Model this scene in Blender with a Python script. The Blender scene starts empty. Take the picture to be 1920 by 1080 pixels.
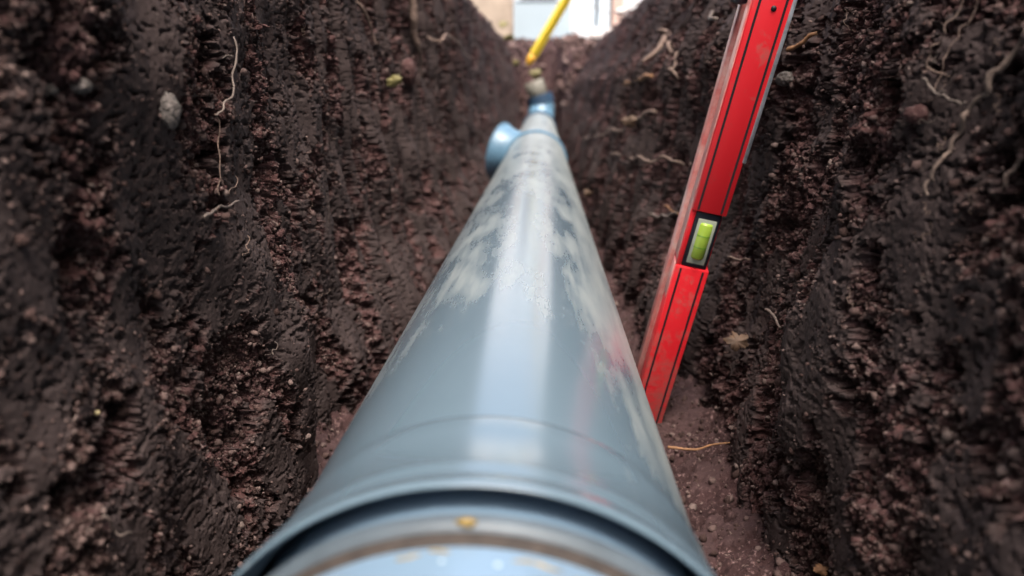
import bpy, bmesh, math, random
import numpy as np
from mathutils import Vector, Matrix

# ------------------------------------------------------------------ camera, sky, sun
scene = bpy.context.scene
C = scene.collection
CAM = np.array([.012, 0.0, .191]); F = 1423.0
def _basis():
    d = np.array([58.0, 370.0, -F]); d /= np.linalg.norm(d)
    s = d[0]; c = math.sqrt(1-s*s); x = np.array([c, s, 0]); f0 = np.array([-s, c, 0])
    p = math.acos(-d[2]/c)
    fw = math.cos(p)*f0 - math.sin(p)*np.array([0, 0, 1.0])
    return x, np.cross(x, fw), fw
CX, CUP, CFW = _basis()
cd = bpy.data.cameras.new('camera'); cam = bpy.data.objects.new('camera', cd); C.objects.link(cam)
cd.sensor_width = 36; cd.lens = F/1920*36; cd.clip_start = .005; cd.clip_end = 500
cam.matrix_world = Matrix(((CX[0], CUP[0], -CFW[0], CAM[0]), (CX[1], CUP[1], -CFW[1], CAM[1]), (CX[2], CUP[2], -CFW[2], CAM[2]), (0, 0, 0, 1)))
cd.dof.use_dof = True; cd.dof.focus_distance = .325; cd.dof.aperture_fstop = cd.lens/2.9
scene.camera = cam

SUN_EL, SUN_AZ = math.radians(66), math.radians(165)     # azimuth measured from +Y towards +X
w = bpy.data.worlds.new('World'); scene.world = w; w.use_nodes = True
nt = w.node_tree; bg = nt.nodes['Background']; sky = nt.nodes.new('ShaderNodeTexSky')
sky.sky_type = 'NISHITA'; sky.sun_disc = False; sky.sun_elevation = SUN_EL; sky.sun_rotation = SUN_AZ
sky.dust_density = 8.0; sky.air_density = 1.0; sky.ozone_density = 1.0
nt.links.new(sky.outputs[0], bg.inputs[0]); bg.inputs[1].default_value = .15
sd = bpy.data.lights.new('sun', 'SUN'); sd.energy = 1.2; sd.angle = math.radians(14); sd.color = (1, .95, .88)
sun = bpy.data.objects.new('sun', sd); C.objects.link(sun)
sv = Vector((math.sin(SUN_AZ)*math.cos(SUN_EL), math.cos(SUN_AZ)*math.cos(SUN_EL), math.sin(SUN_EL)))
sun.rotation_euler = sv.to_track_quat('Z', 'Y').to_euler(); sun.location = (0, 0, 5)
vs = scene.view_settings; vs.view_transform = 'Standard'; vs.look = 'None'; vs.gamma = 1; vs.exposure = 1.6
scene.cycles.max_bounces = 8

# ------------------------------------------------------------------ helpers
rng = np.random.default_rng(7); random.seed(7)
def ray(px, py): return (CX*(px-960)+CUP*(540-py))/F + CFW
def at_y(px, py, Y):
    r = ray(px, py); return CAM + r*(Y-CAM[1])/r[1]
def at_d(px, py, d): return CAM + ray(px, py)*d

def tag(o, label=None, cat=None, group=None, kind=None):
    if label: o['label'] = label
    if cat: o['category'] = cat
    if group: o['group'] = group
    if kind: o['kind'] = kind
    return o
def empty(name, loc, label, cat, group=None):
    o = bpy.data.objects.new(name, None); C.objects.link(o); o.location = loc
    o.empty_display_size = .02
    return tag(o, label, cat, group)
def link_mesh(name, me, mat, parent=None, smooth=True):
    o = bpy.data.objects.new(name, me); C.objects.link(o)
    if mat: me.materials.append(mat)
    if smooth: me.polygons.foreach_set('use_smooth', np.ones(len(me.polygons), bool))
    if parent:
        o.parent = parent; o.matrix_parent_inverse = Matrix.Translation(parent.location).inverted()
    return o
def np_mesh(name, V, Q):
    me = bpy.data.meshes.new(name); V = np.asarray(V, np.float32); Q = np.asarray(Q, np.int32)
    k = Q.shape[1]
    me.vertices.add(len(V)); me.vertices.foreach_set('co', V.ravel())
    me.loops.add(Q.size); me.loops.foreach_set('vertex_index', Q.ravel())
    me.polygons.add(len(Q)); me.polygons.foreach_set('loop_start', np.arange(0, Q.size, k, dtype=np.int32))
    me.polygons.foreach_set('loop_total', np.full(len(Q), k, np.int32))
    me.update(calc_edges=True)
    return me
def grid_faces(nu, nv, flip=False):
    i = np.arange(nu-1)[:, None]*nv + np.arange(nv-1)[None, :]
    q = np.stack([i, i+nv, i+nv+1, i+1], -1).reshape(-1, 4)
    return q[:, ::-1] if flip else q
def bm_obj(name, bm, mat, parent=None, smooth=False):
    me = bpy.data.meshes.new(name); bm.to_mesh(me); bm.free()
    return link_mesh(name, me, mat, parent, smooth)
def set_auto(o, ang=35):
    me = o.data; me.polygons.foreach_set('use_smooth', np.ones(len(me.polygons), bool))
    me.set_sharp_from_angle(angle=math.radians(ang))
def box(bm, c, size, R=None, bevel=0, seg=2):
    r = bmesh.ops.create_cube(bm, size=1.0)
    M = Matrix.Translation(c) @ (R.to_4x4() if R else Matrix.Identity(4)) @ Matrix.Diagonal((*size, 1))
    vs_ = r['verts']; bmesh.ops.transform(bm, matrix=M, verts=vs_)
    if bevel:
        es = list({e for v in vs_ for e in v.link_edges})
        bmesh.ops.bevel(bm, geom=es, offset=bevel, segments=seg, affect='EDGES', profile=.5)
def frame_of(t):
    t = t/np.linalg.norm(t); h = np.array([0, 0, 1.0]) if abs(t[2]) < .9 else np.array([1.0, 0, 0])
    a = np.cross(h, t); a /= np.linalg.norm(a); return a, np.cross(t, a)
def tube(path, rad, n=14, cap=True, wob=0, seed=0):
    """swept tube along path, returns V, Q (quads, caps collapse to a ring at radius ~0)"""
    P = np.asarray(path, float); R = np.asarray(rad, float)*np.ones(len(P))
    if cap:
        P = np.concatenate([P[:1], P, P[-1:]]); R = np.concatenate([[1e-5], R, [1e-5]])
    T = np.gradient(P, axis=0); T[0] = T[1] if cap else T[0]; T[-1] = T[-2] if cap else T[-1]
    if cap: T[1] = P[2]-P[1]; T[-2] = P[-2]-P[-3]; T[0] = T[1]; T[-1] = T[-2]
    r = np.random.default_rng(seed); V = []
    a, b = frame_of(T[0])
    for i in range(len(P)):
        t = T[i]/(np.linalg.norm(T[i])+1e-12); a = a-t*(a@t); a /= np.linalg.norm(a); b = np.cross(t, a)
        th = np.arange(n)*2*math.pi/n
        rr = R[i]*(1+wob*r.standard_normal(n)*(R[i] > 2e-5))
        V.append(P[i]+np.outer(rr*np.cos(th), a)+np.outer(rr*np.sin(th), b))
    V = np.concatenate(V); Q = []
    for i in range(len(P)-1):
        j = np.arange(n); k = (j+1) % n
        Q.append(np.stack([i*n+j, i*n+k, (i+1)*n+k, (i+1)*n+j], -1))
    return V, np.concatenate(Q)[:, ::-1]
def tube_obj(name, path, rad, mat, parent=None, **k):
    V, Q = tube(path, rad, **k); return link_mesh(name, np_mesh(name, V, Q), mat, parent)
def lathe_y(name, prof, mat, parent, n=192, cx=0, cz=.062):
    """closed or open profile [(Y, R)...] around the pipe's axis"""
    V = []; th = np.arange(n)*2*math.pi/n
    for y, r in prof: V.append(np.stack([cx+r*np.sin(th), np.full(n, y), cz+r*np.cos(th)], -1))
    Q = []
    for i in range(len(prof)-1):
        j = np.arange(n); k = (j+1) % n
        Q.append(np.stack([i*n+j, i*n+k, (i+1)*n+k, (i+1)*n+j], -1))
    o = link_mesh(name, np_mesh(name, np.concatenate(V), np.concatenate(Q)), mat, parent); set_auto(o, 40); return o
def spline(pts, n=12):
    P = np.asarray(pts, float); P = np.concatenate([2*P[:1]-P[1:2], P, 2*P[-1:]-P[-2:-1]]); out = []
    for i in range(1, len(P)-2):
        for t in np.linspace(0, 1, n, endpoint=False):
            a, b, c, d = P[i-1:i+3]
            out.append(.5*((2*b)+(-a+c)*t+(2*a-5*b+4*c-d)*t*t+(-a+3*b-3*c+d)*t**3))
    out.append(P[-2]); return np.array(out)

# ---- noise
def _h(ix, iy, s):
    h = (ix.astype(np.int64)*374761393 + iy.astype(np.int64)*668265263 + s*1274126177) & 0xffffffff
    h = ((h ^ (h >> 13))*1274126177) & 0xffffffff
    h = ((h ^ (h >> 15))*2246822519) & 0xffffffff
    return (h ^ (h >> 16)) & 0xffffffff
def _f(h): return h.astype(np.float64)/4294967296.0
def perlin(x, y, s=0):
    ix = np.floor(x); iy = np.floor(y); fx = x-ix; fy = y-iy
    u = fx*fx*fx*(fx*(fx*6-15)+10); v = fy*fy*fy*(fy*(fy*6-15)+10)
    def g(a, b):
        t = _f(_h(ix+a, iy+b, s))*2*math.pi; return np.cos(t)*(fx-a)+np.sin(t)*(fy-b)
    n0 = g(0, 0); n1 = g(1, 0); n2 = g(0, 1); n3 = g(1, 1)
    return ((n0+(n1-n0)*u)*(1-v)+(n2+(n3-n2)*u)*v)*1.5
def fbm(x, y, o, s=0, g=.5):
    r = 0; a = 1; t = 0
    for k in range(o):
        r = r+a*perlin(x*2**k+k*17.3, y*2**k-k*9.1, s+k*31); t += a; a *= g
    return r/t
def perlin3(p, s=0):
    i = np.floor(p).astype(np.int64); f = p-i; u = f*f*(3-2*f); out = 0
    for a in (0, 1):
        for b in (0, 1):
            for c in (0, 1):
                h = _h(i[:, 0]+a+(i[:, 2]+c)*7919, i[:, 1]+b-(i[:, 2]+c)*104729, s)
                t = _f(h)*2*math.pi; z = ((h & 0xffff)/32767.5)-1; r = np.sqrt(np.maximum(0, 1-z*z))
                g = r*np.cos(t)*(f[:, 0]-a)+r*np.sin(t)*(f[:, 1]-b)+z*(f[:, 2]-c)
                wgt = (u[:, 0] if a else 1-u[:, 0])*(u[:, 1] if b else 1-u[:, 1])*(u[:, 2] if c else 1-u[:, 2])
                out = out+g*wgt
    return out*1.4
def bumps(x, y, s=0, dens=1.0):
    """rounded lumps: height 0..~.6 in units of one cell, and an id 0..1"""
    ix = np.floor(x); iy = np.floor(y); best = np.zeros_like(x); idv = np.zeros_like(x)
    for a in (-1, 0, 1):
        for b in (-1, 0, 1):
            h = _h(ix+a, iy+b, s); px = ix+a+_f(h); h2 = _h(ix+a, iy+b, s+77); py = iy+b+_f(h2)
            h3 = _f(_h(ix+a, iy+b, s+191)); r = .28+.5*h3; keep = _f(_h(ix+a, iy+b, s+333)) < dens
            d2 = (x-px)**2+(y-py)**2
            v = np.where(keep, np.sqrt(np.maximum(0, r*r-d2)), 0)
            m = v > best; best = np.where(m, v, best); idv = np.where(m, h3, idv)
    return best, idv
def para(b): return b*b*1.9
def sm(a, b, x):
    t = np.clip((x-a)/(b-a), 0, 1); return t*t*(3-2*t)

# ------------------------------------------------------------------ materials
def new_mat(name):
    m = bpy.data.materials.new(name); m.use_nodes = True; n = m.node_tree.nodes; return m, n, m.node_tree.links, n['Principled BSDF']
def ramp(n, l, src, stops):
    r = n.new('ShaderNodeValToRGB'); e = r.color_ramp.elements
    while len(e) < len(stops): e.new(.5)
    for k, (p, c) in zip(e, stops): k.position = p; k.color = (c if len(c) == 4 else (*c, 1)) if not isinstance(c, (int, float)) else (c, c, c, 1)
    l.new(src, r.inputs[0]); return r.outputs[0]
def noise(n, l, vec, scale, detail=4, rough=.55, stretch=None, rot=None):
    t = n.new('ShaderNodeTexNoise'); t.inputs['Scale'].default_value = scale; t.inputs['Detail'].default_value = detail; t.inputs['Roughness'].default_value = rough
    if stretch or rot:
        mp = n.new('ShaderNodeMapping'); l.new(vec, mp.inputs[0])
        if stretch: mp.inputs['Scale'].default_value = stretch
        if rot: mp.inputs['Rotation'].default_value = rot
        vec = mp.outputs[0]
    l.new(vec, t.inputs['Vector']); return t.outputs['Fac']
def mix(n, l, fac, a, b):
    m = n.new('ShaderNodeMix'); m.data_type = 'RGBA'
    for i, v in ((0, fac), (6, a), (7, b)):
        if hasattr(v, 'links'): l.new(v, m.inputs[i])
        else: m.inputs[i].default_value = v if i == 0 else (*v, 1)
    return m.outputs[2]
def mth(n, l, op, a, b=None, clamp=False):
    m = n.new('ShaderNodeMath'); m.operation = op; m.use_clamp = clamp
    for i, v in ((0, a), (1, b)):
        if v is None: continue
        if hasattr(v, 'links'): l.new(v, m.inputs[i])
        else: m.inputs[i].default_value = v
    return m.outputs[0]
def bump(n, l, b, h, dist, st=1.0):
    k = n.new('ShaderNodeBump'); k.inputs['Distance'].default_value = dist; k.inputs['Strength'].default_value = st
    l.new(h, k.inputs['Height']); l.new(k.outputs[0], b.inputs['Normal'])
def simple(name, col, rough=.6, metal=0, var=.15, scale=60, bd=0):
    m, n, l, b = new_mat(name); g = n.new('ShaderNodeNewGeometry'); f = noise(n, l, g.outputs['Position'], scale, 5)
    lo = tuple(c*(1-var) for c in col); hi = tuple(min(1, c*(1+var)) for c in col)
    l.new(ramp(n, l, f, [(.3, lo), (.7, hi)]), b.inputs['Base Color']); b.inputs['Roughness'].default_value = rough; b.inputs['Metallic'].default_value = metal
    if bd: bump(n, l, b, f, bd)
    return m
def soil_mat(name, crumb, clay, pale, tint):
    m, n, l, b = new_mat(name); g = n.new('ShaderNodeNewGeometry'); P = g.outputs['Position']
    at = n.new('ShaderNodeAttribute'); at.attribute_name = 'smear'
    f1 = noise(n, l, P, 35, 6, .6); f2 = noise(n, l, P, 420, 4, .6); f3 = noise(n, l, P, 1500, 3, .6); f4 = noise(n, l, P, 90, 3)
    c0 = mix(n, l, ramp(n, l, f1, [(.38, 0), (.62, 1)]), crumb, tint)
    c1 = mix(n, l, ramp(n, l, f2, [(.56, 0), (.74, 1)]), c0, pale)
    cl = mix(n, l, ramp(n, l, f4, [(.35, 0), (.65, 1)]), clay, tuple(c*.72 for c in clay))
    col = mix(n, l, at.outputs['Fac'], c1, cl)
    l.new(col, b.inputs['Base Color'])
    l.new(ramp(n, l, at.outputs['Fac'], [(0, .95), (1, .78)]), b.inputs['Roughness'])
    b.inputs['Specular IOR Level'].default_value = .2
    h = mth(n, l, 'ADD', mth(n, l, 'MULTIPLY', f3, .5), f2)
    rough_h = mth(n, l, 'MULTIPLY', h, mth(n, l, 'SUBTRACT', 1.0, mth(n, l, 'MULTIPLY', at.outputs['Fac'], .72)))
    bump(n, l, b, rough_h, .0012)
    return m
M = {}
M['soil'] = soil_mat('soil', (.060, .033, .033), (.050, .036, .035), (.24, .175, .165), (.078, .038, .036))
M['soil_floor'] = soil_mat('soil_floor', (.055, .029, .029), (.065, .038, .038), (.24, .155, .15), (.034, .018, .018))
def crumb_mat():
    m, n, l, b = new_mat('loose_soil'); g = n.new('ShaderNodeNewGeometry')
    l.new(ramp(n, l, g.outputs['Random Per Island'], [(0, (.030, .017, .015)), (.40, (.070, .043, .039)), (.75, (.125, .085, .078)), (.97, (.16, .115, .105)), (1, (.18, .14, .125))]), b.inputs['Base Color'])
    b.inputs['Roughness'].default_value = .95; b.inputs['Specular IOR Level'].default_value = .2
    bump(n, l, b, noise(n, l, g.outputs['Position'], 1400, 4, .65), .0006); return m
M['crumb'] = crumb_mat()

def pipe_mat(name, base, dust_on=True):
    m, n, l, b = new_mat(name); g = n.new('ShaderNodeNewGeometry'); P = g.outputs['Position']
    sp = n.new('ShaderNodeSeparateXYZ'); l.new(P, sp.inputs[0])
    ang = mth(n, l, 'ARCTAN2', sp.outputs[0], mth(n, l, 'SUBTRACT', sp.outputs[2], .062))
    cb = n.new('ShaderNodeCombineXYZ'); l.new(mth(n, l, 'MULTIPLY', ang, .055), cb.inputs[0]); l.new(sp.outputs[1], cb.inputs[1])
    U = cb.outputs[0]
    base_c = mix(n, l, noise(n, l, U, 18, 3), tuple(c*.93 for c in base), tuple(c*1.06 for c in base))
    # smeared clay: broad patches broken by wiping strokes that run round and along the pipe
    a1 = noise(n, l, U, 30, 6, .62, (1, .30, 1), (0, 0, .25)); a2 = noise(n, l, U, 90, 5, .62, (1.0, .10, 1), (0, 0, -.55)); a3 = noise(n, l, U, 320, 3, .6, (1.0, .10, 1), (0, 0, .75))
    yr = n.new('ShaderNodeMapRange'); l.new(sp.outputs[1], yr.inputs[0])
    for i, v in ((1, .15), (2, .30), (3, -.13), (4, .012)): yr.inputs[i].default_value = v
    far = n.new('ShaderNodeMapRange'); l.new(sp.outputs[1], far.inputs[0])
    for i, v in ((1, .45), (2, 1.3), (3, 0), (4, .13)): far.inputs[i].default_value = v
    side = mth(n, l, 'MULTIPLY', mth(n, l, 'ABSOLUTE', ang), .085)
    s = mth(n, l, 'ADD', mth(n, l, 'MULTIPLY', a1, .62), mth(n, l, 'MULTIPLY', a2, .38))
    s = mth(n, l, 'ADD', s, yr.outputs[0]); s = mth(n, l, 'ADD', s, far.outputs[0]); s = mth(n, l, 'ADD', s, side)
    s = mth(n, l, 'ADD', s, mth(n, l, 'MULTIPLY', mth(n, l, 'SUBTRACT', a3, .5), .14))
    d = ramp(n, l, s, [(.51, 0), (.56, .22), (.62, .48), (.75, .72), (.9, .85)])
    rs = n.new('ShaderNodeMapRange'); l.new(ang, rs.inputs[0])
    for i, v in ((1, .45), (2, 1.0), (3, 0), (4, .13)): rs.inputs[i].default_value = v
    l.new(mth(n, l, 'ADD', s, rs.outputs[0]), d.node.inputs[0])
    if not dust_on: d = ramp(n, l, a1, [(.55, 0), (.75, .25)])
    dust_c = mix(n, l, a2, (.27, .31, .32), (.38, .40, .38))
    l.new(mix(n, l, d, base_c, dust_c), b.inputs['Base Color'])
    fine = noise(n, l, U, 120, 3, .6, (3, .15, 1))
    rr = mth(n, l, 'ADD', mth(n, l, 'MULTIPLY', d, .24), mth(n, l, 'MULTIPLY', fine, .08)); rr = mth(n, l, 'ADD', rr, .20)
    l.new(rr, b.inputs['Roughness'])
    b.inputs['Specular IOR Level'].default_value = .6; l.new(mth(n, l, 'MULTIPLY', mth(n, l, 'SUBTRACT', 1.0, d), .8), b.inputs['Coat Weight']); b.inputs['Coat Roughness'].default_value = .21
    bump(n, l, b, mth(n, l, 'ADD', mth(n, l, 'MULTIPLY', d, .6), mth(n, l, 'MULTIPLY', a3, .2)), .00006)
    return m
M['pipe'] = pipe_mat('grey_pvc', (.118, .175, .222))
M['pipe_clean'] = pipe_mat('grey_pvc_clean', (.17, .26, .36), False)
M['blue'] = simple('blue_grey_pvc', (.10, .20, .295), .38, 0, .12, 25)
M['blue_dark'] = simple('dark_blue_pvc', (.025, .055, .10), .4, 0, .2, 30)
M['ring'] = simple('scuffed_pvc', (.075, .098, .12), .5, 0, .2, 60)
M['gasket'] = simple('dirty_gasket', (.036, .028, .024), .8, 0, .4, 400, .0003)
M['clay_wet'] = simple('ochre_clay', (.26, .18, .05), .25, 0, .3, 500)
def red_mat():
    m, n, l, b = new_mat('red_paint'); g = n.new('ShaderNodeNewGeometry'); P = g.outputs['Position']
    a = noise(n, l, P, 60, 5, .65); a2 = noise(n, l, P, 260, 4, .7)
    s = mth(n, l, 'ADD', mth(n, l, 'MULTIPLY', a, .6), mth(n, l, 'MULTIPLY', a2, .4))
    sp = n.new('ShaderNodeSeparateXYZ'); l.new(P, sp.inputs[0]); zr = n.new('ShaderNodeMapRange'); l.new(sp.outputs[2], zr.inputs[0])
    for i, v in ((1, .01), (2, .10), (3, .16), (4, 0)): zr.inputs[i].default_value = v
    s = mth(n, l, 'ADD', s, zr.outputs[0]); d = ramp(n, l, s, [(.54, 0), (.62, .35), (.72, .75)])
    l.new(mix(n, l, d, (.70, .018, .028), (.30, .11, .09)), b.inputs['Base Color']); l.new(ramp(n, l, d, [(0, .38), (.5, .8)]), b.inputs['Roughness']); return m
M['red'] = red_mat()
def worn_sheen_mat():
    m, n, l, b = new_mat('worn_sheen_side'); g = n.new('ShaderNodeNewGeometry'); P = g.outputs['Position']
    a = noise(n, l, P, 90, 5, .65)
    l.new(ramp(n, l, a, [(.35, (.60, .17, .16)), (.55, (.66, .34, .31)), (.72, (.68, .54, .50))]), b.inputs['Base Color']); b.inputs['Roughness'].default_value = .35; return m  # pale pink: wear plus a sky reflection painted into the red
M['worn_sheen'] = worn_sheen_mat()
M['groove'] = simple('black_groove', (.012, .010, .014), .6)
M['black'] = simple('black_plastic', (.010, .012, .020), .35)
M['alu'] = simple('bare_metal_edge', (.42, .45, .50), .35, .6, .3, 200)
M['vial_block'] = simple('clear_vial_block', (.36, .40, .33), .2)
M['vial'] = simple('green_vial_fluid', (.32, .48, .06), .25, 0, .05)
M['vial_dark'] = simple('vial_bubble', (.10, .32, .03), .1)
M['root'] = simple('root_bark', (.16, .11, .088), .85, 0, .35, 500, .0003)
M['soil_root'] = simple('soil_coated_root', (.13, .095, .078), .9, 0, .4, 350, .0008)
M['root_pale'] = simple('pale_root', (.135, .105, .09), .7, 0, .25, 500, .0002)
M['root_orange'] = simple('orange_root', (.22, .11, .05), .7, 0, .3, 400, .0002)
M['stone'] = simple('pale_stone', (.11, .095, .088), .9, 0, .5, 500, .002)
M['leaf'] = simple('dry_leaf', (.075, .042, .024), .7, 0, .3, 200)
M['leaf_y'] = simple('yellow_leaf', (.16, .14, .05), .6, 0, .2, 200)
M['yellow'] = simple('yellow_paint', (.66, .47, .03), .4, 0, .08, 40)
M['orange'] = simple('orange_tip', (.62, .33, .03), .5)

# ------------------------------------------------------------------ trench soil
GZ = .372
def wall_left(Y, Z):
    t = Z/GZ
    x = .100 + .016*sm(.335, .362, Y) + .012*sm(.60, .66, Y) - .010*sm(.95, 1.1, Y) + .016*t
    x = x - .020*sm(.45, .9, Y)*(1-t) - .025*sm(.09, 0, Z)*sm(.35, .5, Y)
    x = x - .010*np.exp(-((Y-.20)/.05)**2)*sm(.15, .30, Z) + .008*np.exp(-((Y-.12)/.04)**2)
    x = x - .05*sm(2.4, 2.95, Y)*(1-t*.8)
    x = x + .035*np.exp(-((Y-1.46)/.14)**2)*(1-t*.6)
    return -x
def wall_right(Y, Z):
    t = Z/GZ
    tp = np.maximum(t, 0)
    near = .110 + .070*tp**1.6
    rec = .020*sm(.280, .335, Y)*(1-sm(.62, .85, Y))*sm(.02, .12, Z)*(1-.6*tp)
    far = .034*tp**2.0*sm(.40, 1.0, Y) - .006*sm(.6, 1.0, Y)*(1-tp)
    x = near + rec + far - .010*np.exp(-((Y-.262)/.03)**2)*sm(.02, .12, Z)*(1-.4*tp) - .010*sm(.32, .45, Y)*np.exp(-((Z-.215)/.03)**2) - .018*sm(.44, .56, Y)*(1-tp)
    x = x - .03*sm(2.4, 2.95, Y)*(1-t)
    return x
ys = [-.45]
while ys[-1] < 3.12:
    y = ys[-1]; ys.append(y + (.004 if y < .04 else max(.00032, min(.007, .0055*y*y if y > .2 else .00034))))
ys = np.array(ys)
SOIL = {}; FACES = {}
def soil_height(Y, Z, seed, bias=0.0, sy=1.0):
    big = fbm(Y/.12, Z/.16, 3, seed)*.013
    mid = fbm(Y/.040, Z/.055, 3, seed+5)*.0055
    rag = fbm(Y/.0075, Z/.0065, 4, seed+9, .62)
    pm = fbm(Y/.035, Z/.055, 3, seed+11)+.42*rag+bias
    m = sm(-.03, .045, pm)
    edge = np.exp(-((pm-.03)/.03)**2)                    # torn lip round every smeared patch
    # big facets of cut clay, each tilted its own way
    facet = .004*np.abs(perlin(Y/.045, Z/.05, seed+52))
    wx = Y+fbm(Y/.006, Z/.006, 2, seed+19)*.0016; wz = Z+fbm(Y/.006, Z/.006, 2, seed+20)*.0016
    b1, i1 = bumps(wx/.0085, wz/.0075, seed+21, .7); b2, i2 = bumps(wx/.0038, wz/.0034, seed+22, .75); b3, i3 = bumps(wx/.0018, wz/.0016, seed+23, .75)
    b4, _ = bumps(wx/.00085, wz/.00085, seed+24, .75)
    pit = sm(.04, .42, fbm(Y/.018, Z/.022, 2, seed+31)+.05*rag)
    small_pit = sm(.13, .24, fbm(Y/.0050, Z/.0030, 4, seed+35, .6)+.30*fbm(Y/.02, Z/.02, 2, seed+36))
    crumb = -.0046 + para(b1)*.0034 + para(b2)*.0026 + para(b3)*.0016 + b4*.0006 - pit*.008 + .0022*fbm(Y/.005, Z/.005, 3, seed+37, .6)
    flat = .00012*fbm(Y/.003, Z/.004, 2, seed+41) - small_pit*.0017
    streak = sm(.30, .6, Y)*fbm(Y/.028, Z/.35, 3, seed+16)*.015 + sm(.25, .6, Y)*fbm(Y/.012, Z/.20, 2, seed+17)*.0030
    h = big + streak + mid*(1-.3*m) + m*(flat+0) + (1-m)*crumb + edge*.0011*(.3+b3+b2) + facet
    return h, m
def build_wall(name, side, fn, seed, bias):
    zs = np.concatenate([np.arange(-.03, GZ-.012, .00052 if side < 0 else .00055)])
    ss = np.concatenate([np.linspace(0, .05, 26), np.linspace(.056, .30, 30), np.linspace(.33, 1.0, 14)])
    Y, Zr = np.meshgrid(ys, np.concatenate([zs, np.full(len(ss), GZ)]), indexing='ij')
    S = np.concatenate([np.zeros(len(zs)), ss])[None, :]*np.ones_like(Y)
    V_ = Zr + S                                              # running length for noise
    h, m = soil_height(Y, V_, seed, bias)
    top = sm(GZ-.05, GZ-.012, Zr); top = np.where(S > 0, 1, top*.7)
    X0 = fn(Y, np.minimum(Zr, GZ)) + side*S
    up = np.where(S > 0, sm(0, .03, S), 0)
    jit = (1-m)*.0009
    X = X0 - side*h*(1-up) + side*0
    Z = Zr + h*up*1.2 - top*.006*(1-up) + perlin(Y/.0016, V_/.0016, seed+61)*jit
    Z = Z + np.where(S > 0, .022*fbm(Y/.10, S/.09, 3, seed+71)*sm(-.02, .05, S), 0)
    # unseen heap added above the near rim to narrow the sky and darken the walls
    Z = Z + np.where(S > 0, (.38+.05*perlin(Y/.2, Y*0+.5, seed+73))*sm(0, .040, S)*(1-.6*sm(.20, .9, S))*(1-sm(1.15, 1.65, Y)), 0)
    Yd = Y + perlin(Y/.0017, V_/.0017, seed+62)*jit
    V = np.stack([X, Yd, Z], -1)
    nu, nv = Y.shape
    # crumbly relief along the true surface normal, so steep ledges break up too
    for sc, am in ((.0052, .0026), (.0025, .0018), (.0013, .0010)):
        N = np.cross(np.gradient(V, axis=0), np.gradient(V, axis=1)); N /= np.linalg.norm(N, axis=2, keepdims=True)+1e-12
        N *= -np.sign(np.mean(N[:, :len(zs)//2, 0]))*side
        q = perlin3(V.reshape(-1, 3)/sc, seed+81).reshape(nu, nv)
        V = V + N*((np.abs(q)*2-.5)*am*(1-(.95 if sc > .002 else .72)*m)*(.6 if sc > .003 else 1))[..., None]
    X = V[..., 0]
    me = np_mesh(name, V.reshape(-1, 3), grid_faces(nu, nv, side < 0))
    a = me.attributes.new('smear', 'FLOAT', 'POINT'); a.data.foreach_set('value', m.astype(np.float32).ravel())
    d1 = V[1:, :-1]-V[:-1, :-1]; d2 = V[:-1, 1:]-V[:-1, :-1]; cr = np.cross(d1, d2)[:, :len(zs)-1]
    FACES[side] = (V, cr, m)
    SOIL[side] = (zs, X[:, :len(zs)], m[:, :len(zs)])
    return tag(link_mesh(name, me, M['soil']), kind='structure')
build_wall('trench_wall_left', -1, wall_left, 100, .06)
build_wall('trench_wall_right', 1, wall_right, 300, -.03)
def wall_x(side, Y, Z):
    zs, X, _ = SOIL[side]
    i = np.clip(np.searchsorted(ys, Y), 1, len(ys)-1); j = np.clip(((Z-zs[0])/(zs[1]-zs[0])).astype(int) if hasattr(Z, 'astype') else int((Z-zs[0])/(zs[1]-zs[0])), 0, len(zs)-1)
    return X[i, j]
def on_wall(side, px, py, off=.001):
    """the point of the wall surface seen at a place of the photograph, lifted a little off it"""
    r = ray(px, py); t = .05
    while t < 4:
        p = CAM+r*t
        if p[2] < -.03 or p[2] > GZ: t += .001; continue
        if side*(p[0]-wall_x(side, p[1], p[2])) > 0: break
        t += .0006+.002*t*(t > .5)
    p = p.copy(); p[0] -= side*off; return p

# floor
fy = [-.45]
while fy[-1] < 3.15:
    y = fy[-1]; fy.append(y + (.004 if y < .15 else max(.0007, min(.008, .003*y))))
fy = np.array(fy); fx = np.arange(-.24, .30, .0009)
Yf, Xf = np.meshgrid(fy, fx, indexing='ij')
hf, mf = soil_height(Yf, Xf+3, 500, -.10)
Zf = hf*.75 + .018*sm(.07, .13, np.abs(Xf)) - .004
under = np.exp(-(Xf/.05)**4); Zf = Zf*(1-under) + under*np.minimum(Zf, .0055)
st_ = 2.90-.50*sm(.06, .13, np.abs(Xf+.004)); end = sm(0, 1, (Yf-st_+.05*perlin(Yf/.15, Xf/.06, 3))/(3.12-st_)); Zf = Zf*(1-end) + end*(GZ+.012) + end*(1-end)*4*(fbm(Yf/.12, Xf/.12, 3, 77)*.07+fbm(Yf/.03, Xf/.03, 3, 78)*.03)
me = np_mesh('trench_floor', np.stack([Xf, Yf, Zf], -1).reshape(-1, 3), grid_faces(*Yf.shape, True))
a = me.attributes.new('smear', 'FLOAT', 'POINT'); a.data.foreach_set('value', (mf*.7).astype(np.float32).ravel())
tag(link_mesh('trench_floor', me, M['soil_floor']), kind='structure')
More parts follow.
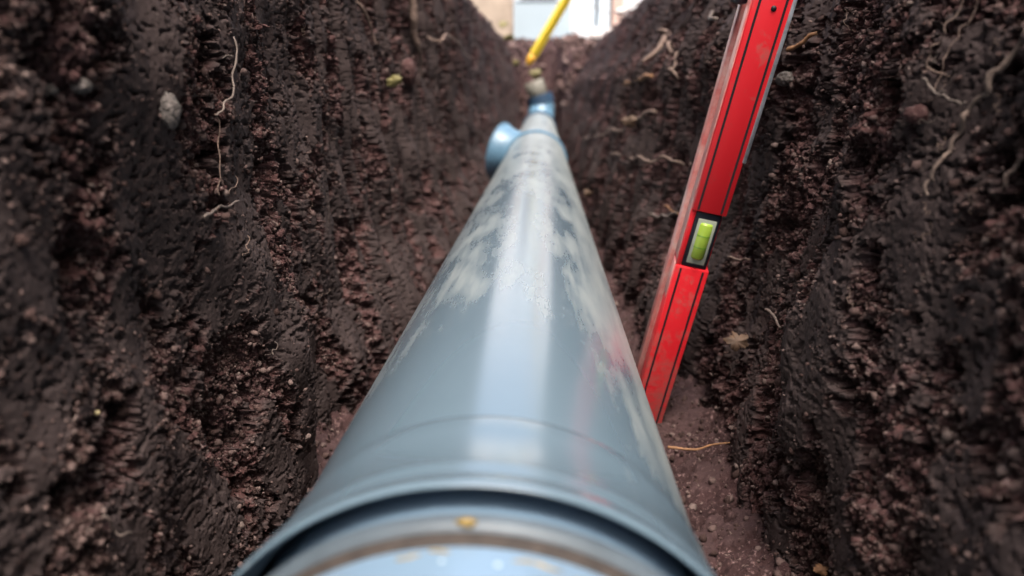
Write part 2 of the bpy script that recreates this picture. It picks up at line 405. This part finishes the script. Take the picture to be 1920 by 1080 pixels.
# the ground round the trench, out to the horizon
M['ground'] = simple('bare_ground', (.17, .13, .11), .95, 0, .35, 4, .01)
gx0, gx1, gy0, gy1 = -1.05, 1.15, -.44, 3.10; B = 150
gv = [(-B, -B, GZ-.01), (B, -B, GZ-.01), (B, B, GZ-.01), (-B, B, GZ-.01), (gx0, gy0, GZ-.01), (gx1, gy0, GZ-.01), (gx1, gy1, GZ-.01), (gx0, gy1, GZ-.01)]
me = np_mesh('ground', gv, [(0, 1, 5, 4), (1, 2, 6, 5), (2, 3, 7, 6), (3, 0, 4, 7)])
tag(link_mesh('ground', me, M['ground'], smooth=False), kind='structure')
bm = bmesh.new(); box(bm, (0, -.47, .17), (.9, .04, .40)); tag(bm_obj('trench_end_wall', bm, M['soil']), kind='structure')

# loose crumbs stuck to the walls and lying on the floor
def crumb_mesh(name, pts, rad, mat, seed, label, subdiv=1):
    r = np.random.default_rng(seed); bm = bmesh.new(); bmesh.ops.create_icosphere(bm, subdivisions=subdiv, radius=1)
    base = np.array([v.co[:] for v in bm.verts]); fc = np.array([[v.index for v in f.verts] for f in bm.faces]); bm.free()
    K = 24; T = []
    for k in range(K):
        b = base*(1+r.uniform(-.42, .42, (len(base), 1))); b = b*r.uniform(.5, 1.35, 3); T.append(b)
    T = np.array(T); n = len(pts); idx = r.integers(0, K, n)
    A = r.standard_normal((n, 4)); A /= np.linalg.norm(A, axis=1)[:, None]; q, x, y, z = A.T
    R = np.stack([1-2*(y*y+z*z), 2*(x*y-q*z), 2*(x*z+q*y), 2*(x*y+q*z), 1-2*(x*x+z*z), 2*(y*z-q*x), 2*(x*z-q*y), 2*(y*z+q*x), 1-2*(x*x+y*y)], -1).reshape(n, 3, 3)
    V = np.einsum('nij,nvj->nvi', R, T[idx])*rad[:, None, None]+pts[:, None, :]
    Q = (fc[None]+np.arange(n)[:, None, None]*len(base)).reshape(-1, 3)
    o = link_mesh(name, np_mesh(name, V.reshape(-1, 3), Q), mat, None, False); return tag(o, label, 'soil crumbs', None, 'stuff')
def wall_crumbs(side, n, seed):
    r = np.random.default_rng(seed); V, cr, m = FACES[side]
    area = np.linalg.norm(cr, axis=2); yc = V[:-1, :cr.shape[1], 1]; zc = V[:-1, :cr.shape[1], 2]
    wgt = area*(1/np.maximum(np.abs(yc), .13)**2.2)*(yc > .05)*(yc < 1.4)*((1-m[:-1, :cr.shape[1]])+.10)
    wgt *= np.clip(.55+1.6*fbm(yc/.022, zc/.026, 2, seed), .04, 1.6)
    c = np.cumsum(wgt.ravel()); k = np.searchsorted(c, r.random(n)*c[-1]); a, b = np.unravel_index(k, area.shape)
    N = cr[a, b]/(np.linalg.norm(cr[a, b], axis=1)[:, None]+1e-12); N *= np.sign(-side*N[:, :1]+1e-9)
    P = V[a, b]+(V[a+1, b]-V[a, b])*r.random((n, 1))+(V[a, b+1]-V[a, b])*r.random((n, 1))
    rad = np.clip(np.exp(r.normal(-8.40, .62, n))*(1+1.8*P[:, 1]), .00014, .0017)
    return P+N*(rad*.35)[:, None], rad
p, rd = wall_crumbs(-1, 230000, 11); crumb_mesh('soil_crumbs', p, rd, M['crumb'], 1, 'dark crumbs of soil clinging to the left trench wall')
p, rd = wall_crumbs(1, 230000, 12); crumb_mesh('soil_crumbs', p, rd, M['crumb'], 2, 'dark crumbs of soil clinging to the right trench wall')
r_ = np.random.default_rng(5); n = 24000
yy = .1+(r_.random(n)**1.4)*1.6; xx = r_.uniform(-.13, .18, n); ok = np.abs(xx) > .03; yy, xx = yy[ok], xx[ok]
zz = Zf[np.clip(np.searchsorted(fy, yy), 0, len(fy)-1), np.clip(((xx+.24)/.0009).astype(int), 0, len(fx)-1)]
rd = np.clip(np.exp(r_.normal(-7.3, .6, len(yy))), .0003, .0022)
crumb_mesh('soil_crumbs', np.stack([xx, yy, zz+rd*.4], -1), rd, M['crumb'], 3, 'reddish crumbs of soil lying on the trench floor', 1)

r_ = np.random.default_rng(15); yy = r_.uniform(2.35, 3.14, 2600); xx = r_.uniform(-.22, .28, 2600)
ok = (np.abs(xx) > .07) | (yy > 2.95); yy, xx = yy[ok], xx[ok]
zz = Zf[np.clip(np.searchsorted(fy, yy), 0, len(fy)-1), np.clip(((xx+.24)/.0009).astype(int), 0, len(fx)-1)]
rd = np.clip(np.exp(r_.normal(-5.4, .6, len(yy))), .0015, .020)
crumb_mesh('soil_clods', np.stack([xx, yy, zz+rd*.3], -1), rd, M['crumb'], 4, 'brown clods covering the bank at the far end of the trench', 2)

# ------------------------------------------------------------------ pipes
AX = (0, 0, .062)
pp = empty('drain_pipe', (0, .3, .007), 'long grey plastic pipe smeared with dried clay running down the trench', 'pipe')
lathe_y('pipe_barrel', [(.158, .0500), (.158, .0550)]+[(y, .0550) for y in np.linspace(.17, 2.72, 40)]+[(2.72, .050)], M['pipe'], pp)
FLARE = [(y, .0561+.0045*((.156-y)/.031)**2) for y in np.linspace(.156, .1255, 26)]
sk = lathe_y('socket', [(.1640, .0545), (.1637, .0555), (.1632, .0558), (.1615, .0560), *FLARE, (.1243, .0607), (.1232, .0606), (.1226, .0602), (.1230, .0597), (.134, .0592), (.135, .0560)], M['pipe'], pp)
lathe_y('seal_ring', [(.1200, .0545), (.1195, .0564), (.1188, .0571), (.1178, .0573), (.1168, .0571), (.1158, .0566), (.1152, .0560), (.1150, .0554), (.1160, .0545)], M['ring'], pp)
lathe_y('gasket', [(.1165, .0556), (.1143, .0557), (.1132, .0553), (.1126, .0546), (.1128, .0530)], M['gasket'], pp)
o = tube_obj('clay_blob', [(-.0024, .1164, .1188), (-.0010, .1160, .1190), (.0002, .1158, .1190), (.0012, .1162, .1190)], [.0003, .0008, .0009, .0004], M['clay_wet'], pp, n=10, wob=.1)
ip = empty('drain_pipe', (0, -.15, .007), 'clean blue grey pipe end pushed into the nearest socket at the bottom of the photo', 'pipe')
lathe_y('pipe_barrel', [(.150, .0500), (.150, .0545), (.10, .0545), (.0, .0545), (-.44, .0545), (-.44, .050)], M['pipe_clean'], ip)
def on_pipe(a, y, r): return np.array([r*math.sin(a), y, .062+r*math.cos(a)])
for a, y, q in ((-.07, .1085, .0004), (.10, .1080, .0005)):
    bm = bmesh.new(); bmesh.ops.create_icosphere(bm, subdivisions=3, radius=q); bmesh.ops.scale(bm, vec=(1.1, 1.1, .7), verts=bm.verts); bmesh.ops.translate(bm, vec=on_pipe(a, y, .0546), verts=bm.verts)
    bm_obj('water_drop', bm, simple('water_drop', (.35, .45, .52), .05), ip, True)
for a0, a1, y in ((-.22, -.14, .1105), (-.12, -.05, .1112), (.14, .30, .1098), (.33, .42, .1080)):
    tube_obj('clay_smear', [on_pipe(a, y+.0004*math.sin(a*40), .0546) for a in np.linspace(a0, a1, 8)], [.0001, .0002, .0003, .0002, .0003, .0002, .0002, .0001], M['clay_wet'], ip, n=8, wob=.2)
# saddle branch
sb = empty('branch_fitting', (0, 1.46, .007), 'pale blue branch socket sticking out left from a band round the grey pipe', 'pipe fitting')
lathe_y('band', [(1.425, .0545), (1.425, .0585), (1.432, .0592), (1.452, .0592), (1.459, .0585), (1.459, .0545)], M['blue'], sb)
def sweep_rings(name, cen, rad, mat, parent, n=64): return tube_obj(name, cen, rad, mat, parent, n=n, cap=False)
b0 = np.array([-.010, 1.455, .064]); b1 = np.array([-.070, 1.480, .078]); bd_ = (b1-b0); L = [0, .3, .5, .62, .75, .88, .96, 1.0, 1.0, .97, .6]
Rr = [.046, .046, .046, .0465, .048, .051, .0535, .0545, .0515, .0505, .044]
o = sweep_rings('branch_socket', [b0+bd_*k for k in L[:8]]+[b1+bd_*.004, b1-bd_*.05, b0+bd_*.5], Rr, M['blue'], sb); set_auto(o, 50)
o = sweep_rings('socket_lip', [b1-bd_*.035, b1-bd_*.03, b1+bd_*.01, b1+bd_*.02, b1+bd_*.01], [.0530, .0562, .0562, .055, .0518], M['blue'], sb); set_auto(o, 40)
# elbow at the far end
eb = empty('elbow_fitting', (0, 2.75, .007), 'small blue elbow turning upwards at the far end of the grey pipe', 'pipe fitting')
lathe_y('collar', [(2.70, .054), (2.70, .060), (2.712, .0605), (2.76, .0605), (2.77, .058), (2.77, .05)], M['blue_dark'], eb)
arc = [np.array([0, 2.765, .062])]+[np.array([.012*math.sin(t)-.004*t, 2.765+.10*math.sin(t), .062+.105*(1-math.cos(t))]) for t in np.linspace(.15, 1.35, 9)]
d_ = arc[-1]-arc[-2]; d_ /= np.linalg.norm(d_)
o = sweep_rings('elbow_bend', arc, .0475, M['blue'], eb)
c0 = arc[-1]; ux = np.array([-.35, 0, .93]); ux /= np.linalg.norm(ux)
o = sweep_rings('upper_collar', [c0-ux*.005, c0-ux*.004, c0+ux*.03, c0+ux*.032, c0+ux*.030, c0+ux*.004], [.040, .0500, .0500, .046, .043, .042], M['blue_dark'], eb); set_auto(o, 40)
st = tag(link_mesh('riser_stub', np_mesh('riser_stub', *tube([c0+ux*.01, c0+ux*.05, c0+ux*.085], .036, n=40)), simple('clay_coated_plastic', (.12, .115, .095), .7, 0, .25, 60)), 'short clay coated stub standing in the top of the far blue elbow', 'pipe')

# ------------------------------------------------------------------ spirit level
Bp = at_d(1199, 832, .455); Tp = at_d(1447, 14, .343)
ax = Tp-Bp; Lv = np.linalg.norm(ax); ax /= Lv
mid = (Bp+Tp)/2; nrm = CAM-mid; nrm /= np.linalg.norm(nrm); nrm -= ax*(nrm@ax); nrm /= np.linalg.norm(nrm)
wd = np.cross(ax, nrm)                                        # to the right seen from the camera?
if wd @ CX < 0: wd = -wd
ca, sa = math.cos(math.radians(10)), math.sin(math.radians(10)); nrm, wd = nrm*ca+wd*sa, wd*ca-nrm*sa    # turned a little so its left side shows
ax3 = np.cross(nrm, wd); ax3 = ax3 if ax3 @ ax > 0 else -ax3
Rl = Matrix((wd, nrm, ax3)).transposed()                     # local x = width, y = towards camera, z = along
if Rl.determinant() < 0: wd = -wd; Rl = Matrix((wd, nrm, ax3)).transposed()
lv = empty('spirit_level', Vector(Bp), 'red spirit level with green vial leaning in the right side of the trench', 'spirit level')
Wl, Dl = .0178, .044
xs = 1 if wd @ CX > 0 else -1                                # +1: local x points to the right of the photo
def lbox(name, x, y, z, sx, sy, sz, mat, bev=.0006, parent=lv, extra=()):
    bm = bmesh.new()
    for (x, y, z, sx, sy, sz) in [(x, y, z, sx, sy, sz)]+list(extra):
        c = Vector(Bp)+Rl @ Vector((x*xs, y, z)); box(bm, c, (sx, sy, sz), Rl, bev)
    o = bm_obj(name, bm, mat, parent); set_auto(o, 40); return o
Ztop = Lv+.012
zc0, zc1 = .105, .152
# fractions measured along the photograph: cut-out between y 505 and y 400
def zfrac(px, py):
    r = ray(px, py); n_ = np.cross(r, wd); n_ = n_/np.linalg.norm(n_)     # plane through the camera and the width direction
    return -((Bp-CAM)@n_)/(ax3@n_)
zc0, zc1 = zfrac(1305, 505), zfrac(1335, 402)
sl0, sl1 = zfrac(1225, 625), zfrac(1240, 560)                 # hand slot in the broad side
T = .0016
# body of the level: front rail in two lengths, a thin left cheek past the vial, rear rail, with a hand slot between
yF = -.0075
lbox('level_body', 0, yF, (zc0)/2-.014, Wl, .015, zc0+.028, M['red'], .0008,
     extra=[(0, yF, (zc1+Ztop)/2, Wl, .015, Ztop-zc1), (-Wl/2+.0014, -.0085, (zc0+zc1)/2, .0028, .015, zc1-zc0+.002), (Wl/2-.0008, -.0115, (zc0+zc1)/2, .0014, .006, zc1-zc0+.002)])
lbox('web_panel', 0, -.0245, (sl1+Ztop)/2+.0, Wl-.005, .020, Ztop-sl1, M['worn_sheen'], .0004, extra=[(0, -.0245, sl0/2, Wl-.005, .020, sl0)])
lbox('rear_rail', 0, -Dl+.005, Ztop/2, Wl, .010, Ztop, M['worn_sheen'], .0008)
for sgn in (-1, 1):
    for za, zb in ((0, zc0-.001), (zc1+.001, Ztop-.002)):
        lbox('groove_line', sgn*(Wl*.5-.0030), .0000, (za+zb)/2, .0011, .0005, zb-za, M['groove'], 0)
lbox('side_strip', -Wl/2-.0001, -.0080, (zc0+Ztop)/2, .0006, .0105, Ztop-zc0-.006, M['worn_sheen'], .0002, extra=[(-Wl/2-.0001, -.0080, (sl1+zc0)/2, .0006, .0105, zc0-sl1)])
lbox('metal_edge', Wl/2+.0002, -.0010, (Ztop-.085+Ztop)/2, .0018, .0030, .083, M['alu'], .0002)
vf = lbox('vial_frame', .0004, -.0045, (zc0+zc1)/2, Wl-.0048, .007, zc1-zc0-.0006, M['black'], .0006)
vb = lbox('vial_block', .0006, -.0014, (zc0+zc1)/2-.0006, Wl-.0082, .0018, (zc1-zc0)*.80, M['vial_block'], .0004, parent=None)
vb.parent = vf
cc = Vector(Bp)+Rl @ Vector((.0006*xs, -.0026, (zc0+zc1)/2)); hv = (zc1-zc0)*.32
V, Q = tube([np.array(cc+Rl @ Vector((0, 0, k))) for k in (-hv, -hv*.9, 0, hv*.9, hv)], [.0034, .0040, .0040, .0040, .0034], n=24)
v_ = link_mesh('vial', np_mesh('vial', V, Q), M['vial'], None); v_.parent = vf
V, Q = tube([np.array(cc+Rl @ Vector((0, .0004, hv*k))) for k in (.62, .7, .86, .95)], [.0020, .0034, .0036, .0022], n=20)
v_ = link_mesh('bubble', np_mesh('bubble', V, Q), M['vial_dark'], None); v_.parent = vf
for k in (-.25, .25):
    V, Q = tube([np.array(cc+Rl @ Vector((0, 0, k*hv*1.3+e))) for e in (-.00015, .00015)], [.00412, .00412], n=24)
    v_ = link_mesh('vial_ring', np_mesh('vial_ring', V, Q), M['vial_dark'], None); v_.parent = vf
zh = zfrac(1451, 16); ch = Vector(Bp)+Rl @ Vector((.001*xs, 0, zh))
V, Q = tube([np.array(ch+Rl @ Vector((0, e, 0))) for e in (-.001, .0003)], [.00125, .00125], n=20); link_mesh('hanging_hole', np_mesh('hanging_hole', V, Q), M['groove'], lv)
lbox('end_cap', -Wl/2-.0035, -.028, zfrac(1440, 6)+.004, .009, .024, .016, M['black'], .003)

# ------------------------------------------------------------------ roots, stones, leaves
def root(side, pts, r0, r1, mat, label, off=.0012, name='root', branches=(), group=None, wig=.0006):
    def path(pts):                                         # follow the wall's face, not every pit in it
        t = np.array([(on_wall(side, a, b, off)-CAM)@CFW for a, b in pts]); k = np.arange(len(t))
        if len(t) > 2: t = .2*t+.8*np.polyval(np.polyfit(k, t, 2 if len(t) > 4 else 1), k)
        return np.array([at_d(a, b, d*.988-off*.5) for (a, b), d in zip(pts, t)])
    P = path(pts)
    S = spline(P, 10); k = np.arange(len(S)); sc = 1+(S[:, 1] > .6)*1.5
    S = S + wig*sc[:, None]*np.stack([perlin(k*.13, k*0+3.3, 5), perlin(k*.11, k*0+7.3, 6), perlin(k*.14, k*0+1.3, 8)], -1)*2
    rr = .65*np.linspace(r0, r1, len(S))*(1+.2*perlin(k*.3, k*0+.5, 9))
    o = tag(tube_obj(name, S, rr, mat, None, n=9, wob=.08, seed=len(S)), label, 'root', group)
    for bp, b0r in branches:
        P = path(bp); S = spline(P, 8)
        c = tube_obj('rootlet', S, np.linspace(b0r, b0r*.4, len(S)), mat, None, n=7, wob=.06); c.parent = o
    return o
root(-1, [(440, 70), (441, 110), (437, 150), (434, 178), (418, 200), (404, 214)], .00055, .0006, M['root_pale'], 'pale thin root hanging down over a dark hollow high in the left wall', .004, branches=[([(436, 105), (425, 104), (418, 109)], .0003)])
root(-1, [(404, 214), (410, 240), (411, 280), (409, 330), (410, 368)], .0004, .0003, M['root'], 'brown hair root running straight down below the pale root, left wall', .0025)
root(-1, [(196, 966), (206, 982), (222, 996), (243, 1005)], .0005, .0004, M['root_pale'], 'short white root bit at the dark bottom left corner of the wall', .005)
root(-1, [(443, 330), (441, 345), (430, 360)], .00022, .0002, M['root'], 'tiny hooked rootlet in the middle of the left wall', .003)
root(-1, [(384, 408), (400, 392), (424, 385), (445, 380)], .0010, .0006, M['root_pale'], 'pale torn clay coated root stub in the middle of the left wall', .002)
root(-1, [(532, 563), (548, 566), (560, 564)], .0002, .0002, M['root_pale'], 'tiny pale rootlet beside the vertical edge of the left wall', .002)
root(-1, [(580, 335), (600, 352), (615, 372), (612, 440)], .0003, .0002, M['root_pale'], 'thin curling root on the vertical edge of the left wall', .003)
root(-1, [(690, 548), (708, 552), (722, 562)], .0006, .0004, M['root_pale'], 'short pale root poking out above the pipe low in the left wall', .006)
root(-1, [(600, 848), (622, 841), (640, 836)], .0007, .0004, M['root_orange'], 'thin orange root beside the pipe at the foot of the left wall', .004)
root(-1, [(768, -20), (774, 30), (780, 75), (786, 110), (790, 145)], .0075, .0025, M['root'], 'thick grey brown root hanging in the blurred part of the left wall', .006)
root(-1, [(670, 5), (690, 40), (707, 80)], .0022, .0014, M['root'], 'slanting brown root at the top of the left wall', .005)
root(-1, [(795, 72), (820, 74), (850, 70), (880, 110), (930, 122), (985, 118)], .0022, .0018, M['root'], 'long thin root crossing the far part of the left wall', .01, wig=.001)
# right wall
root(1, [(1925, 60), (1880, 112), (1848, 160), (1820, 205), (1800, 235), (1785, 268), (1765, 300), (1746, 335), (1735, 362)], .0015, .0006, M['soil_root'], 'long thick soil coated root slanting down the near right wall', .0012, wig=.001)
root(1, [(1925, 272), (1900, 310), (1882, 340), (1862, 372)], .0012, .0005, M['soil_root'], 'soil coated root slanting down at the right edge of the photo', .0015)
root(1, [(1728, 148), (1740, 160), (1755, 173), (1772, 185), (1795, 195), (1812, 188)], .0006, .0004, M['root_pale'], 'short pale woody root with a broken end on the near right wall', .006, branches=[([(1758, 176), (1764, 170), (1772, 170)], .0003)])
root(1, [(1804, -10), (1790, 25), (1768, 55), (1762, 80), (1742, 95), (1739, 122), (1728, 140)], .0004, .0003, M['root'], 'forked hair root hanging over the dark hollow of the right wall', .007, branches=[([(1739, 126), (1752, 134), (1768, 138), (1782, 144)], .0003)])
root(1, [(1832, -5), (1815, 35), (1795, 62), (1778, 95), (1765, 130), (1754, 165)], .00035, .0002, M['root'], 'straight hair root right of the forked one on the right wall', .007)
root(1, [(1095, 262), (1125, 250), (1160, 240), (1190, 228), (1225, 215)], .0032, .0026, M['root'], 'reddish root slanting up across the shaded far right wall', .03, wig=.0015)
root(1, [(1148, 290), (1180, 293), (1215, 297), (1245, 302), (1282, 315)], .0026, .0018, M['root'], 'thin grey root sticking out level from the shaded right wall', .03, wig=.0012)
root(1, [(1218, 402), (1232, 405), (1250, 403), (1268, 400)], .0020, .0013, M['root_pale'], 'white tipped root reaching the left side of the red level', .045, wig=.0005)
root(1, [(1245, 386), (1258, 394), (1275, 402)], .0012, .0010, M['root_orange'], 'short orange rootlet just above the white tipped root by the level', .045)
root(1, [(1235, 62), (1252, 78), (1262, 92), (1256, 125), (1262, 160)], .0034, .0020, M['root'], 'pale crooked root dangling below the right rim', .03, wig=.003, branches=[([(1248, 70), (1232, 95), (1205, 115)], .004)])
root(1, [(1172, 158), (1195, 148), (1222, 140)], .0045, .003, M['root_orange'], 'thick orange root end in the far right wall', .02)
root(1, [(1100, 12), (1150, 22), (1230, -2), (1290, 8)], .003, .0025, M['root'], 'dark root lying along the far right rim', .02, wig=.004)
root(1, [(1160, 38), (1230, 22), (1290, 38), (1338, 44)], .0030, .0020, M['root_pale'], 'long thin root arching under the right rim beside the level', .03, wig=.003)
root(1, [(1365, 482), (1385, 486), (1405, 485)], .0012, .0008, M['root'], 'dim brown rootlet right of the vial in the dark recess', .012)
root(1, [(1435, 580), (1450, 592), (1462, 612)], .0011, .0008, M['root_pale'], 'short pale rootlet in the dark recess above the dried leaf', .012)
root(1, [(1475, 95), (1500, 80), (1530, 60)], .0018, .0014, M['root_orange'], 'orange brown root in the hollow right of the level', .008)
def floor_pt(px, py, lift=.003):
    r = ray(px, py); t = (lift+.012-CAM[2])/r[2]; return CAM+r*t
S = spline([floor_pt(1252, 838), floor_pt(1285, 842), floor_pt(1310, 842), floor_pt(1335, 834), floor_pt(1368, 830)], 10)
tag(tube_obj('root', S, np.linspace(.0008, .0004, len(S)), M['root_orange'], None, n=8, wob=.1), 'thin orange root lying on the trench floor beside the pipe', 'root')

rr_ = random.Random(3)
def hair(side, px, py, label, group, n):
    L_ = rr_.uniform(25, 75); a = rr_.uniform(-.9, .9)+math.pi/2; pts = [(px, py)]
    for _ in range(n):
        a += rr_.uniform(-.6, .6); pts.append((pts[-1][0]+L_/n*math.cos(a), pts[-1][1]+L_/n*math.sin(a)))
    q = rr_.uniform(.00009, .00018)*(1+(px < 1600)*.5)
    root(side, pts, q, q*.5, M['root'] if rr_.random() < .6 else M['root_pale'], label, rr_.uniform(.002, .0045), 'rootlet', (), group, .0008)
ORD = ['topmost', 'second from the top', 'third from the top', 'fourth from the top', 'fifth from the top', 'sixth from the top', 'seventh from the top', 'seventh from the bottom', 'sixth from the bottom', 'fifth from the bottom', 'fourth from the bottom', 'third from the bottom', 'second from the bottom', 'lowest']
for k, y_ in enumerate(np.linspace(18, 540, 14)): hair(1, rr_.uniform(1490, 1880), float(y_), ORD[k]+' of the hair fine rootlets on the near right wall', 'hair fine rootlets on the near right wall', 4)
for k, y_ in enumerate(np.linspace(45, 740, 8)): hair(-1, rr_.uniform(340, 640), float(y_), (ORD[:4]+ORD[-4:])[k]+' of the hair fine rootlets on the near left wall', 'hair fine rootlets on the near left wall', 4)

def stone(side, px, py, r, mat, label, cat='stone', name='stone', sq=(1, 1, .8), seed=0, off=None):
    c = on_wall(side, px, py, off if off is not None else r*.35); bm = bmesh.new(); bmesh.ops.create_icosphere(bm, subdivisions=4, radius=1)
    co = np.array([v.co[:] for v in bm.verts]); d = 1+.22*fbm(co[:, 0]*1.2+seed, co[:, 1]*1.2+co[:, 2]*.9, 3, seed)+.12*perlin(co[:, 0]*4+seed, co[:, 2]*4+co[:, 1]*2, seed+3)
    for v, k, q in zip(bm.verts, d, co): v.co = Vector(q*k*r*np.array(sq))+Vector(c)
    return tag(bm_obj(name, bm, mat, None, True), label, cat)
stone(-1, 308, 208, .0042, M['stone'], 'pale grey lumpy pebble stuck in the left wall', sq=(.7, .8, 1.3), seed=1)
stone(-1, 146, 162, .0024, M['stone'], 'small round pale pebble in a dark hollow of the left wall', seed=2)
stone(-1, 88, 168, .0018, M['stone'], 'whitish chip of stone nearest the left edge of the photo', seed=3)
stone(1, 1479, 148, .0050, M['stone'], 'pale pebble in the dark hollow right of the level', seed=4)
stone(-1, 178, 774, .0009, simple('yellow_grit', (.5, .42, .22), .6), 'tiny yellow grit grain low in the left wall', 'stone', seed=5)
stone(1, 1725, 215, .0035, M['soil'], 'soil lump below the short pale root on the right wall', 'clod', 'soil_clod', seed=6)
stone(-1, 757, 135, .014, M['soil'], 'rounded brown clod in the blurred part of the left wall', 'clod', 'soil_clod', (.6, 1, 1), seed=7)
def leaf(side, px, py, r, mat, label, lobes=5, seed=0, off=.004, at=None, cat='leaf'):
    c = at if at is not None else on_wall(side, px, py, off); r_ = np.random.default_rng(seed)
    nrm_ = CAM-c; nrm_ /= np.linalg.norm(nrm_); a, b = frame_of(nrm_+r_.normal(0, .3, 3)); n_ = np.cross(a, b)
    th = np.linspace(0, 2*math.pi, 60, endpoint=False); rad = r*(.55+.45*np.abs(np.sin(th*lobes/2+r_.random()*3))**.7)*(1+.1*r_.standard_normal(60))
    ring = [c+a*x+b*y+n_*z for x, y, z in zip(rad*np.cos(th), rad*np.sin(th)*.8, .25*r*np.sin(th*2+1)+.1*r*np.sin(th*5))]
    V = [c-n_*.2*r]+ring; Q = [(0, 1+i, 1+(i+1) % 60) for i in range(60)]
    o = link_mesh('leaf', np_mesh('leaf', V, Q), mat); md = o.modifiers.new('thick', 'SOLIDIFY'); md.thickness = r*.03
    return tag(o, label, cat)
leaf(1, 1435, 640, .0062, M['leaf'], 'crumpled dry brown leaf in the dark recess right of the level', 5, 1, .014)
leaf(1, 1240, 228, .008, M['leaf'], 'ochre leaf scrap above the grey root on the shaded right wall', 3, 2, .03)
leaf(1, 1103, 362, .006, M['leaf'], 'ochre leaf scrap just right of the pipe', 3, 3, at=at_y(1102, 362, .95))
leaf(1, 1556, 1068, .0028, M['root_orange'], 'small orange leaf bit at the foot of the right wall', 4, 4, .003)
leaf(-1, 730, 152, .008, M['leaf_y'], 'yellow green leaf bit on the blurred left wall', 2, 5, .004)
for i, (px, py, q) in enumerate([(943, 45, .017), (954, 72, .020), (968, 118, .014), (1004, 138, .020)]):
    leaf(-1, 0, 0, q, M['leaf_y'], ['pale yellow leaf at the top of the far left rim', 'yellowish leaf hanging just below the far left rim', 'faded leaf left of the foot of the yellow pole', 'faded leaf below the foot of the yellow pole'][i], 3, 20+i, at=at_y(px, py, 2.62))

# ------------------------------------------------------------------ far end: pole, rubble, house
pb = at_y(992, 117, 2.55); pt = at_y(1066, -8, 2.50); dv = pt-pb; dv /= np.linalg.norm(dv)
yp = empty('yellow_pole', Vector(pb), 'bright yellow square pole leaning at the far end of the trench', 'pole')
zz_ = dv; yy_ = np.cross(zz_, np.array([1.0, .4, 0])); yy_ /= np.linalg.norm(yy_); xx_ = np.cross(yy_, zz_)
Rp = Matrix((xx_, yy_, zz_)).transposed()
bm = bmesh.new(); box(bm, Vector(pb+dv*.49), (.024, .024, .92), Rp, .003); bm_obj('shaft', bm, M['yellow'], yp)
V, Q = tube([pb+dv*k for k in (.03, .012, -.002, -.012)], [.0135, .014, .011, .005], n=8); link_mesh('tip', np_mesh('tip', V, Q), M['orange'], yp, False)

M['h_wall'] = simple('pale_render', (.58, .61, .63), .8, 0, .05, 3)
M['h_grey'] = simple('blue_grey_panel', (.29, .36, .40), .6, 0, .08, 2)
M['h_white'] = simple('white_paint', (.50, .58, .63), .5, 0, .04, 3)
M['h_pink'] = simple('pinkish_brick', (.44, .31, .26), .8, 0, .15, 12)
M['h_dark'] = simple('dark_gap', (.10, .12, .14), .6)
M['h_beige'] = simple('beige_stone', (.33, .27, .21), .85, 0, .2, 12, .004)
HY = 7.0
hs = empty('house', (0.3, HY, GZ), 'pale house front with grey panel and white door beyond the trench', 'house')
def hbox(name, px0, px1, z0, z1, y0, y1, mat, parent=hs, bev=0):
    xa = (px0-1018)/F*y0+.012; xb = (px1-1018)/F*y0+.012; bm = bmesh.new(); box(bm, ((xa+xb)/2, (y0+y1)/2, (z0+z1)/2), (xb-xa, y1-y0, z1-z0), None, bev); return bm_obj(name, bm, mat, parent)
g0 = GZ-.05
hbox('wall', 560, 2100, g0, g0+2.1, HY, HY+.3, M['h_wall'])
hbox('grey_panel', 958, 1066, g0, .191+148/F*HY, HY-.06, HY-.002, M['h_grey'])
wf = hbox('window', 968, 1050, .191+151/F*HY, 1.68, HY-.05, HY-.002, M['h_white'], bev=.01)
gl = hbox('pane', 978, 1040, .191+154/F*HY, 1.60, HY-.054, HY-.051, M['h_dark'], None); gl.parent = wf
dr = hbox('door', 1076, 1109, .191+104/F*HY, 2.15, HY-.04, HY-.002, M['h_white'], bev=.008)
hbox('door_frame', 1109.5, 1112, g0, 2.15, HY-.06, HY-.002, M['h_dark'])
hbox('door_step', 1075, 1125, g0, .191+102/F*HY, HY-.5, HY-.05, M['h_wall'])
hbox('white_post', 1115, 1134, g0, 2.15, HY-.12, HY-.002, M['h_white'], bev=.01)
hbox('brick_pillar', 1139, 1159, g0, 2.15, HY-.14, HY-.002, M['h_pink'], bev=.01)
bm = bmesh.new()
xa = at_y(930, 20, 3.35)
box(bm, (xa[0]-.03, 3.42, .50), (.20, .14, .26), None, .03, 3); bmesh.ops.subdivide_edges(bm, edges=bm.edges[:], cuts=2, use_grid_fill=True)
for v in bm.verts: v.co += Vector(v.co.normalized())*0.008*math.sin(v.co.x*61+v.co.z*47+v.co.y*53)
tag(bm_obj('stone_block', bm, M['h_beige'], None, True), 'beige stone block on the ground behind the far left rim', 'stone')
for i, (px, py, q, lb) in enumerate([(1168, 14, .014, 'pale broken lump on the right rim behind the roots'), (1118, 60, .016, 'white rubble chip on the far bank right of the door'), (1145, 52, .015, 'pinkish white rubble chip on the far bank by the pillar')]):
    c = at_y(px, py+8, 2.75 if i else 2.3); bm = bmesh.new(); bmesh.ops.create_icosphere(bm, subdivisions=3, radius=1)
    for v in bm.verts: k = 1+.3*math.sin(v.co.x*4+i)*math.cos(v.co.z*5+v.co.y*3); v.co = Vector((v.co.x*1.4, v.co.y, v.co.z*.7))*k*q+Vector(c)
    tag(bm_obj('rubble', bm, simple('pale_rubble', (.55, .50, .47), .8, 0, .2, 40), None, True), lb, 'stone')
